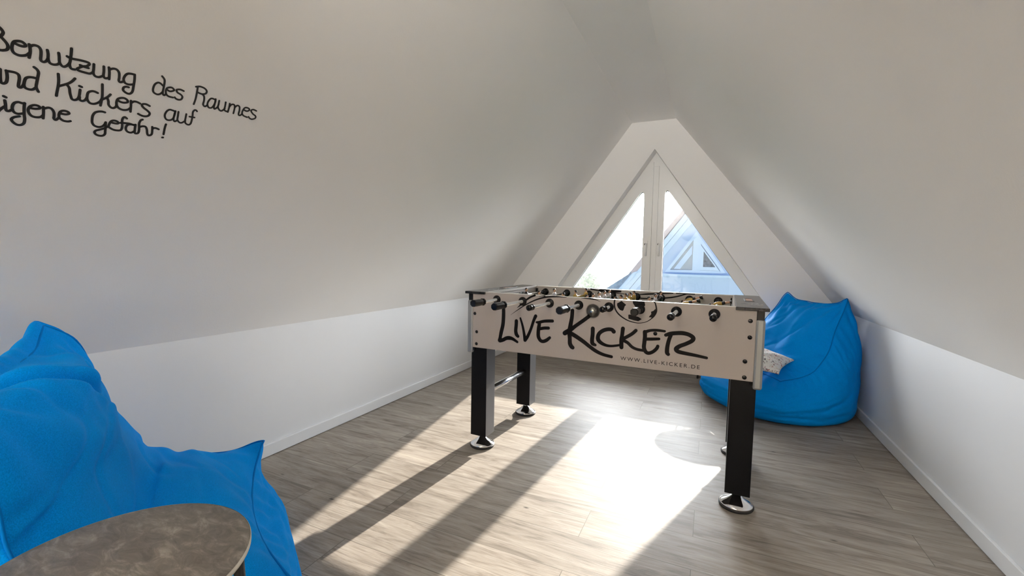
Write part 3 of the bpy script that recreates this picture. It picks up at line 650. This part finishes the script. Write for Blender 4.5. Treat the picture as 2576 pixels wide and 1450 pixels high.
# hair sits at the back of each head: figures face along the pitch (+u or -u)
RODS = [(-.535, 1, 'darkshirt', .245, True, 1, 0), (-.382, 2, 'silver', .310, True, 1, 0), (-.231, 3, 'gold', .260, False, -1, 0),
        (-.078, 5, 'silver', .275, True, 1, 0), (.071, 5, 'gold', .125, False, -1, 0), (.215, 3, 'silver', .140, True, 1, 0),
        (.373, 2, 'gold', .225, False, -1, 1.9), (.526, 1, 'gold', .160, False, -1, 1.8)]
RZ = .851
for u, n, shirt, tip, handled, face, ang in RODS:
    rod = MB().cyl((0, -tip+.01, 0), (0, TW+.30-tip*.5, 0), .0080, seg=18).build('rod', 'chrome', ft, loc=(u, 0, RZ))
    for vy, sg in ((0, -1), (.024, 1), (TW-.024, -1), (TW, 1)):
        MB().lathe([(0, .0), (.023, .0), (.023, .003), (.017, .0065), (.0125, .008), (.0115, .011), (.0085, .011)], 28, (0, 0, 0), axis='y').build('bearing', 'plastic', rod, loc=(0, vy, 0)).rotation_euler = (0, 0, math.pi if sg < 0 else 0)
    if handled:
        L = .105
        prof = [(.0, -tip), (.0165, -tip), (.0185, -tip+.004), (.0178, -tip+.060), (.0165, -tip+.078), (.0150, -tip+.084), (.0195, -tip+.090), (.0195, -tip+.097), (.0130, -tip+L), (0, -tip+L)]
        v = []; f = []; k = 8
        for r, y in prof:
            for i in range(k):
                w = 2*math.pi*(i+.5)/k; v.append((r*math.cos(w), y, r*math.sin(w)))
        for i in range(len(prof)-1):
            for j in range(k): f.append((i*k+j, i*k+(j+1) % k, (i+1)*k+(j+1) % k, (i+1)*k+j))
        MB().add(v, f).build('handle', 'plastic', rod, bevel=.0012)
    else:
        MB().lathe([(0, -tip), (.0125, -tip), (.014, -tip+.003), (.014, -tip+.022), (.0115, -tip+.024), (.0115, -tip+.028), (.0145, -tip+.030), (.0145, -tip+.040), (.009, -tip+.042)], 24, axis='y').build('rod_cap', 'plastic', rod)
    span = {1: 0, 2: .24, 3: .21, 5: .118}[n]
    lo, hi = .024+.03, TW-.024-.03
    shift = {-.382: -.02, -.231: .05, .215: .10, .373: .16, .526: .14, -.535: .02}.get(u, .01)
    for i in range(n):
        vy = TW/2+(i-(n-1)/2)*span+shift
        fg = figure(shirt).build('player_figure', [shirt, 'skin', 'hair'], rod, loc=(0, vy, 0))
        fg.rotation_euler = (ang*0, 0, 0)
        fg.matrix_local = Matrix.Translation((0, vy, 0)) @ Matrix.Rotation(ang*face, 4, 'Y') @ Matrix.Rotation(-face*math.pi/2, 4, 'Z')
    for e, sg in ((lo, 1), (hi, -1)):
        MB().lathe([(.0085, 0), (.0150, 0), (.0150, .006), (.0125, .012), (.0125, .016), (.0150, .020), (.0150, .024), (.0085, .024)], 20, axis='y').build('rubber_bumper', 'rubber', rod, loc=(0, e-.012, 0))
# clear ball cup on the front
cup = MB()
cup.lathe([(.031, .000), (.034, .003), (.031, .005), (.029, .010), (.025, .019), (.017, .026), (.008, .030), (0, .031), (0, .0285), (.007, .0275), (.0155, .0238), (.023, .017), (.0268, .009), (.028, 0)], 36, axis='y')
o = cup.build('ball_cup', 'clear', ft, loc=(-.006, 0, .827)); o.rotation_euler = (0, 0, math.pi)
MB().lathe([(0.0, .0), (.011, .0), (.011, .010), (.006, .013), (0, .0135)], 24, axis='y').build('cup_screw', 'chrome', ft, loc=(-.006, 0, .827)).rotation_euler = (0, 0, math.pi)

# ================================================================== bean bags
def spl(keys, t):
    """Catmull-Rom through (t, values...)"""
    K = sorted(keys); ts = [k[0] for k in K]
    i = max(0, min(len(K)-2, sum(1 for x in ts if x <= t)-1))
    a, b, c, d = K[max(i-1, 0)], K[i], K[i+1], K[min(i+2, len(K)-1)]
    w = (t-b[0])/(c[0]-b[0]+1e-9)
    out = []
    for j in range(1, len(b)):
        m1 = (c[j]-a[j])/(c[0]-a[0]+1e-9)*(c[0]-b[0]); m2 = (d[j]-b[j])/(d[0]-b[0]+1e-9)*(c[0]-b[0])
        out.append((2*w**3-3*w*w+1)*b[j]+(w**3-2*w*w+w)*m1+(-2*w**3+3*w*w)*c[j]+(w**3-w*w)*m2)
    return out
def bean_bag(name, label, loc, fwd, prof, base, ears, shape, bulge, seed, crease=None, puff=0.0, group=None):
    """a seat/back panel (u across, v from the back's top edge to the seat's front edge) and a skirt down to a round base.
    local axes: y forward, x to the sitter's right, z up"""
    root = thing(name, label, 'bean bag', loc, math.atan2(-fwd[0], fwd[1]), group)
    NU, NV, NS = 56, 84, 34
    def nz(*p): return noise.noise(Vector(p)+Vector((seed*7.3, seed*3.1, seed*1.7)))
    BU, SAG, BOW = shape
    def top(u, v):
        y, z, w = spl(prof, v)
        y0, z0, _ = spl(prof, max(0, v-.02)); y1, z1, _ = spl(prof, min(1, v+.02))
        ty, tz = y1-y0, z1-z0; L = math.hypot(ty, tz)+1e-9
        ny, nz_ = -tz/L, ty/L                      # out of the panel, towards the sitter
        au = abs(u)
        q = BU*(1-au**2.6)*(1-math.exp(-v*9))*(1-.75*max(0, (v-.75)/.25))
        hang = SAG*(1-au**1.8)*math.exp(-v*11)
        bow = BOW*(1-au**2)*max(0, (v-.8)/.2)**2
        p = Vector((u*w, y+ny*q-bow, z+nz_*q-hang-bow*.8))
        for (eu, ev, ex, ey, ez, rad) in ears:
            d2 = ((u-eu)*.55)**2+((v-ev)*1.0)**2
            p += Vector((ex, ey, ez))*math.exp(-d2/(rad*rad))
        return p
    # perimeter (clockwise from the back left corner): list of (u, v)
    per = [(-1+2*i/NU, 0) for i in range(NU)]+[(1, j/NV) for j in range(NV)]+[(1-2*i/NU, 1) for i in range(NU)]+[(-1, 1-j/NV) for j in range(NV)]
    def bang(u, v):
        if v == 0 and abs(u) < 1: return math.radians(-90+ -u*48)+math.pi*0
        return 0
    n = len(per)
    angs = []
    for i in range(n):
        if i < NU: a = -132+84*i/NU                    # back edge: left back to right back
        elif i < NU+NV: a = -48+90*(i-NU)/NV           # right side
        elif i < 2*NU+NV: a = 42+96*(i-NU-NV)/NU       # front
        else: a = 138+90*(i-2*NU-NV)/NV                # left side
        angs.append(math.radians(a))
    rx, ryf, ryb, yc = base
    verts = []; faces = []
    idx = {}
    for j in range(NV+1):
        for i in range(NU+1):
            idx[i, j] = len(verts); verts.append(top(-1+2*i/NU, j/NV))
    for j in range(NV):
        for i in range(NU): faces.append((idx[i, j], idx[i+1, j], idx[i+1, j+1], idx[i, j+1]))
    rim = [idx[i, 0] for i in range(NU)]+[idx[NU, j] for j in range(NV)]+[idx[NU-i, NV] for i in range(NU)]+[idx[0, NV-j] for j in range(NV)]
    rings = [rim]
    kinds = ['t']*len(verts); info = [(0, 0)]*len(verts)
    for s in range(1, NS+1):
        t = s/NS
        ring = []
        for k in range(n):
            T = verts[rim[k]]; a = angs[k]
            c, sn = math.cos(a), math.sin(a)
            ry = ryf if sn > 0 else ryb
            ce, se = math.copysign(abs(c)**.86, c), math.copysign(abs(sn)**.86, sn)
            B = Vector((rx*ce, yc+ry*se, 0))
            h = t
            # plan: from the rim out to the base radius, fullest a third of the way up
            g = math.sin(math.pi*min(1, h)**.9)
            q = 1-(1-h)**1.7
            P = T.lerp(B, q); P.z = T.z*(1-h)
            out = Vector((c, sn, 0))
            fs = max(0, min(1, (sn-.25)/.6)); bs = max(0, min(1, (-sn-.25)/.6))
            fs, bs = fs*fs*(3-2*fs), bs*bs*(3-2*bs)
            bl = bulge[1]+(bulge[0]-bulge[1])*fs+(bulge[2]-bulge[1])*bs
            P.z += puff*bs*math.sin(math.pi*min(1, (h/.35))**.6) if h < .35 else 0
            P += out*bl*g
            if h > .90: P -= out*.035*((h-.90)/.10)**2
            ring.append(len(verts)); verts.append(P); info.append((t, k)); kinds.append('s')
        rings.append(ring)
    for s in range(NS):
        for k in range(n):
            k2 = (k+1) % n; faces.append((rings[s][k], rings[s+1][k], rings[s+1][k2], rings[s][k2]))
    c = len(verts); verts.append(Vector((0, yc, 0))); kinds.append('b'); info.append((1, 0))
    for k in range(n): faces.append((rings[-1][k], c, rings[-1][(k+1) % n]))
    # normals, then wrinkles
    me = bpy.data.meshes.new('cover'); me.from_pydata([v[:] for v in verts], [], faces); me.update()
    b = bmesh.new(); b.from_mesh(me); bmesh.ops.recalc_face_normals(b, faces=b.faces); b.normal_update()
    b.verts.ensure_lookup_table()
    nor = [v.normal.copy() for v in b.verts]
    rimset = set(rim)
    uv = {}
    for (i, j), k in idx.items(): uv[k] = (-1+2*i/NU, j/NV)
    for k, v in enumerate(b.verts):
        p = verts[k]; d = 0
        if k in uv:
            u, w = uv[k]
            e = min(1-abs(u), w*1.3, (1-w)*1.3)
            side = 1-abs(u)
            gather = math.exp(-side*5.5)*(.35+.65*max(0, math.sin(math.pi*min(1, max(0, (w-.15)/.85)))))
            d += .013*gather*math.sin(w*44+3*nz(u*2, w*6, 0)+nz(w*9, 1, 2)*3)*min(1, side*14)
            endg = math.exp(-min(w, 1-w)*9)
            d += .007*endg*math.sin(u*24+4*nz(u*3, w*3, 4))*min(1, min(w, 1-w)*18)
            d += .018*nz(u*1.6, w*2.6, 9)*min(1, e*5)+.009*nz(u*3.2, w*7, 5)*min(1, e*6)
            fold = nz(u*1.2+w*2.5, w*6.0-u*1.0, 11)
            d += .011*(abs(fold)**.5*math.copysign(1, fold))*min(1, e*5)
            for eu in (-1, 1):
                du, dw = (1-u*eu)*.32, w*1.05
                rr, ph = math.hypot(du, dw), math.atan2(dw, du)
                d += .0075*math.exp(-((rr-.20)/.13)**2)*math.sin(ph*13+2.5*nz(u*2, w*2, 3)+seed)
            thin = max(0, 1-abs(nz(u*1.3+w*1.1, w*5.5-u*1.6, 21))*5)
            d -= .0085*thin*thin*min(1, e*6)
            if crease: d += crease(u, w)
        elif kinds[k] == 's':
            t, q = info[k]
            a = angs[q]
            gather = math.exp(-t*7)
            d += .007*gather*math.sin(q*1.05+3*nz(q*.13, t*4, 2))*min(1, t*16)
            d += .015*nz(math.cos(a)*1.8, math.sin(a)*1.8, t*2.2)*min(1, t*6)*(1-t)**.3
            d += .009*nz(math.cos(a)*2.2, math.sin(a)*2.2, t*16)*min(1, t*5)*min(1, (1-t)*6)
            thin = max(0, 1-abs(nz(math.cos(a)*1.6+3, math.sin(a)*1.6, t*9+math.cos(a*2)*1.2))*6)
            d -= .008*thin*thin*min(1, t*6)*min(1, (1-t)*5)
            fold = nz(math.cos(a)*2.2+t, math.sin(a)*2.2, t*5+4)
            d += .006*(abs(fold)**.5*math.copysign(1, fold))*min(1, t*6)*min(1, (1-t)*5)
        v.co = p+nor[k]*d
        if v.co.z < 0: v.co.z = 0
    b.to_mesh(me); b.free()
    me.materials.append(M['blue'])
    for p in me.polygons: p.use_smooth = True
    o = bpy.data.objects.new('cover', me); COL.objects.link(o); o.parent = root
    q = o.modifiers.new('smooth', 'SUBSURF'); q.levels = 1; q.render_levels = 1
    pts = [Vector(me.vertices[k].co) for k in rim]
    MB().tube([Vector(me.vertices[k].co)*1.0+Vector((0, 0, .009)) for k in rings[-1][::2]+rings[-1][:1]], .009, 8).build('base_band', 'navy', root)  # dark navy band round the foot of the cover
    # piping along both sides, the back edge and the front edge
    for name_, sl_ in (('back_seam', pts[:NU+1]), ('side_seam', pts[NU:NU+NV+1]), ('front_seam', pts[NU+NV:2*NU+NV+1]), ('side_seam', pts[2*NU+NV:]+pts[:1])):
        sm = MB(); sm.tube(sl_, .0034, 8); sm.build(name_, 'blue_seam', root)
    return root

bean_bag('bean_bag', 'blue bean bag chair by the right wall holding a floral cushion', (.50, 3.79, 0), (-.81, -.59),
         [(0, -.292, .800, .245), (.05, -.265, .765, .262), (.22, -.148, .615, .305), (.38, -.078, .489, .333), (.48, -.027, .418, .338), (.60, .034, .343, .332), (.71, .098, .307, .32), (.86, .180, .284, .305), (1, .255, .270, .29)],
         (.455, .455, .44, .0),
         [(-1, 0, -.010, 0, .033, .10), (1, 0, .018, 0, .035, .10)],
         (.075, .030, .0), (.10, .045, .035), 1)
def head_fold(u, w):
    c = .135-.33*u
    k = max(0, min(1, (u+.30)/.22))*max(0, min(1, (.62-u)/.15))*max(0, min(1, w/.03))
    return k*(-.040*math.exp(-((w-c)/.016)**2)+.022*math.exp(-((w-c+.05)/.035)**2)+.010*math.exp(-((w-c-.035)/.02)**2))
bean_bag('bean_bag', 'blue bean bag chair in the left foreground behind the stone-topped table', (-1.432, .562, 0), (.51, .86),
         [(0, -.165, .800, .365), (.06, -.11, .765, .39), (.12, -.085, .728, .400), (.24, -.063, .636, .42), (.36, -.045, .543, .44), (.52, .020, .412, .455), (.63, .084, .354, .455), (.82, .248, .312, .445), (1, .40, .298, .425)],
         (.47, .385, .40, .0),
         [(-1, 0, -.025, -.01, .042, .11), (1, 0, .025, -.01, .042, .11), (-1, 1, -.015, .012, .028, .08), (1, 1, .02, .0, .01, .09)],
         (.085, .03, .06), (.085, .04, .04), 2, crease=head_fold, puff=.085)

# ------------------------------------------------------------------ cushion
def pillow(loc, rot, w, h, th):
    N = 30; v = []; f = []
    for side in (1, -1):
        for j in range(N+1):
            for i in range(N+1):
                a, b_ = -1+2*i/N, -1+2*j/N
                pa = 1-.13*(1-b_*b_)*abs(a)**2; pb = 1-.13*(1-a*a)*abs(b_)**2
                z = side*th*max(0, (1-a*a)*(1-b_*b_))**.62
                z += .008*noise.noise(Vector((a*2.5, b_*2.5, side*2)))*(1-a**4)*(1-b_**4)
                v.append((a*w/2*pa, b_*h/2*pb, z))
    M1 = (N+1)**2
    for s in (0, 1):
        for j in range(N):
            for i in range(N):
                q = [s*M1+j*(N+1)+i, s*M1+j*(N+1)+i+1, s*M1+(j+1)*(N+1)+i+1, s*M1+(j+1)*(N+1)+i]
                f.append(q if s == 0 else q[::-1])
    mb = MB(); mb.add(v, f, 0, True)
    o = mb.build('cushion', 'floral')
    e1, e2 = Vector(rot[0]).normalized(), Vector(rot[1]).normalized()
    e2 = (e2-e1*e2.dot(e1)*.5).normalized(); n = e1.cross(e2).normalized()
    c = Vector(loc)+(e1+e2)*w/2
    o.matrix_world = Matrix(((-e1.x, -e2.x, n.x, c.x), (-e1.y, -e2.y, n.y, c.y), (-e1.z, -e2.z, n.z, c.z), (0, 0, 0, 1)))
    return o
# its right-hand corner and the two edges that leave it
cu = pillow((.590, 3.60, .392), ((-.93, .33, .15), (-.52, -.82, -.10)), .36, .36, .055)
tag(cu, 'small white cushion with a red and black flower print on the right bean bag', 'cushion')

# ------------------------------------------------------------------ round side tables
def side_table(label, c, r, h, edge_mat, legs, group=None):
    t = thing('side_table', label, 'side table', (c[0], c[1], 0), 0, group)
    tp = MB().lathe([(0, h), (r-.004, h), (r-.001, h-.002)], 72).build('table_top', 'stone', t)
    MB().lathe([(r-.0012, h-.0012), (r, h-.003), (r, h-.010), (r-.002, h-.0115), (0, h-.0115)], 72).build('table_edge', edge_mat, tp)
    for L in legs:
        MB().tube([(x, y, z) for x, y, z in L], .0095, 10).build('leg', 'metal_dark', t)
    return t
FT = (-.846, .345, .57, .187)
hh = FT[2]-.012
side_table('round side table with grey stone-look top in the front left corner', FT[:2], FT[3], FT[2], 'edge',
           [[(.082, .142, hh), (.098, .162, .010)], [(.035, -.150, hh), (.035, -.165, .010)], [(.098, .162, .0095), (.185, -.02, .0095), (.035, -.165, .0095)]])
bt = (.125, 4.18)
side_table('small round side table on thin black legs under the window, half hidden', bt, .25, .50, 'metal_dark',
           [[(-.155, .05, .485), (-.190, .06, .018), (-.125, .235, .018), (-.10, .2, .485)], [(.02, .19, .485), (.02, .21, .018), (.16, .13, .018), (.145, .12, .485)]])

# ------------------------------------------------------------------ bodies of the two added fill lamps, out of view
lm = thing('fill_floor_lamp', 'added white uplighter for fill light, out of view behind the viewer', 'lamp', (-.57, -3.2, 0))
MB().lathe([(0, 0), (.16, 0), (.16, .015), (.03, .03), (0, .03)], 40).build('base', 'fill_lamp_body', lm)
MB().cyl((0, 0, .025), (0, 0, 1.62), .014).build('pole', 'fill_lamp_body', lm)
hd = MB().lathe([(0, -.14), (.06, -.13), (.15, -.08), (.21, -.015), (.205, -.015), (.145, -.075), (.055, -.122), (0, -.128)], 40).build('lamp_shade', 'fill_lamp_body', lm, loc=(0, 0, 1.74))


sp = thing('fill_spot_lamp', 'added small spot lamp for fill light, out of view above the viewer', 'lamp', (-.57, -.35, ZR))
MB().cyl((0, 0, 0), (0, 0, -.02), .05).build('canopy', 'fill_lamp_body', sp)
MB().cyl((0, -.07, -.02), (0, -.07, -.12), .010).build('stem', 'fill_lamp_body', sp)
MB().lathe([(0, -.115), (.085, -.115), (.105, -.02), (.107, 0), (.100, 0), (.080, -.105), (0, -.105)], 32, (0, 0, -.181), axis='y').build('lamp_head', 'fill_lamp_body', sp)

# ================================================================== outside
struct(MB().box(-60, 60, 6, 160, -3.2, -3.0).build('ground', 'field'), 'pale field outside the window', 'ground')
HY, HK = 18.0, 1.8           # the house stands 18 m away
def hx(a, b, d): return (a*HK, HY+(d-10)*HK, CAM_H+(b-CAM_H)*HK)
hs = thing('house', 'pale blue gabled house with a triangular window seen through the right pane', 'house', (-.31*HK, HY+3, -3.2))
def hpart(mb, name, m, par=None):
    o = mb.build(name, m); o.parent = par or hs
    o.location = -Vector(hs.location) if par is None else (0, 0, 0)
    return o
AX = -.31
def mir(P): return [(2*AX-a, b) for a, b in P]
lft = [(-.953, 1.498), (-1.407, .923), (-1.764, .438), (-1.95, .2)]
wallp = [(AX, 2.38)]+lft+[(-1.95, -1.30), (2*AX+1.95, -1.30)]+mir(lft)[::-1]
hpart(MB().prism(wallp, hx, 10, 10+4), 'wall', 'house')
ro = [(AX, 2.52), (-.958, 1.683), (-1.389, 1.135), (-1.60, .85)]; ri = [(AX, 2.38), (-.953, 1.498), (-1.407, .923), (-1.60, .66)]
for fl in (lambda P: P, mir):
    hpart(MB().prism(fl(ro+ri[::-1]), hx, 10-.10, 10+4.2), 'roof', 'roof')
    hpart(MB().prism(fl([(-1.602, .85), (-1.669, .756), (-2.105, .45), (-2.5, .22), (-2.0, .22), (-1.602, .66)]), hx, 10-.06, 10+4.2), 'eaves', 'lead')
    hpart(MB().prism(fl([(-1.56, .80), (-1.63, .72), (-2.02, .22), (-1.92, .22), (-1.46, .83)]), hx, 10-.13, 10-.02), 'verge_board', 'house_trim')
    for o0, o1, y in ((.0, .19, .10), (.20, .385, .06)):
        P = [(AX, 2.38-o0), (-1.95, .2-o0), (-1.95, .2-o1), (AX, 2.38-o1)]
        hpart(MB().prism(fl(P), hx, 10-y, 10+.01), 'barge_board', 'house_trim')
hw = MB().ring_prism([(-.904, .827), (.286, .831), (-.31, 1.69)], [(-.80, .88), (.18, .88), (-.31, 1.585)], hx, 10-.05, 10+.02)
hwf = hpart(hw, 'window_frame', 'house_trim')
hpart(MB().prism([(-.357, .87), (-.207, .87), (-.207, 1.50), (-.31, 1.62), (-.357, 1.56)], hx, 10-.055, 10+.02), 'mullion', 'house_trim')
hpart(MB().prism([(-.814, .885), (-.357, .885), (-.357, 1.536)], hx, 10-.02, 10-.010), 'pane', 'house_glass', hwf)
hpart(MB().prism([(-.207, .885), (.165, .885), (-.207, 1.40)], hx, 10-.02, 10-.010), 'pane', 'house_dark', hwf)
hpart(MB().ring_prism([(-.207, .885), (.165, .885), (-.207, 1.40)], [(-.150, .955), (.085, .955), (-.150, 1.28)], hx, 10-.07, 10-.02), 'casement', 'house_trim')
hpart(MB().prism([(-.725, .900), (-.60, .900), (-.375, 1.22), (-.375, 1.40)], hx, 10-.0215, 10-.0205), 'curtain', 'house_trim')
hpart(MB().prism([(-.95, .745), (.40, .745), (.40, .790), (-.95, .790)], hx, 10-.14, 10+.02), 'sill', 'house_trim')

def tree(label, x, y, zc, r, seed, hgt):
    t = thing('tree', label, 'tree', (x, y, -3), 0, 'trees beyond the window')
    MB().tube([(0, 0, 0), (.05, 0, 1.2), (0, .05, zc+3)], [.22, .16, .07], 10).build('trunk', 'bark', t)
    rnd = random.Random(seed); v = []; f = []
    for i in range(2600):
        a, c = rnd.uniform(0, 6.283), rnd.uniform(-1, 1)
        rr = (rnd.random()**.38)
        s = math.sqrt(1-c*c)
        d = Vector((s*math.cos(a), s*math.sin(a), c))
        lump = 1+.28*noise.noise(d*2.3+Vector((seed, 0, 0)))
        p = Vector((d.x*r*rr*lump, d.y*r*rr*lump, zc+3+d.z*hgt*rr*lump))
        a1 = Vector((rnd.gauss(0, 1), rnd.gauss(0, 1), rnd.gauss(0, 1))).normalized(); a2 = a1.orthogonal().normalized()
        w = rnd.uniform(.07, .13); k = len(v)
        v += [p-a1*w, p+a2*w*.6, p+a1*w, p-a2*w*.6]; f.append((k, k+1, k+2, k+3))
    MB().add(v, f).build('foliage', 'leaf', t)
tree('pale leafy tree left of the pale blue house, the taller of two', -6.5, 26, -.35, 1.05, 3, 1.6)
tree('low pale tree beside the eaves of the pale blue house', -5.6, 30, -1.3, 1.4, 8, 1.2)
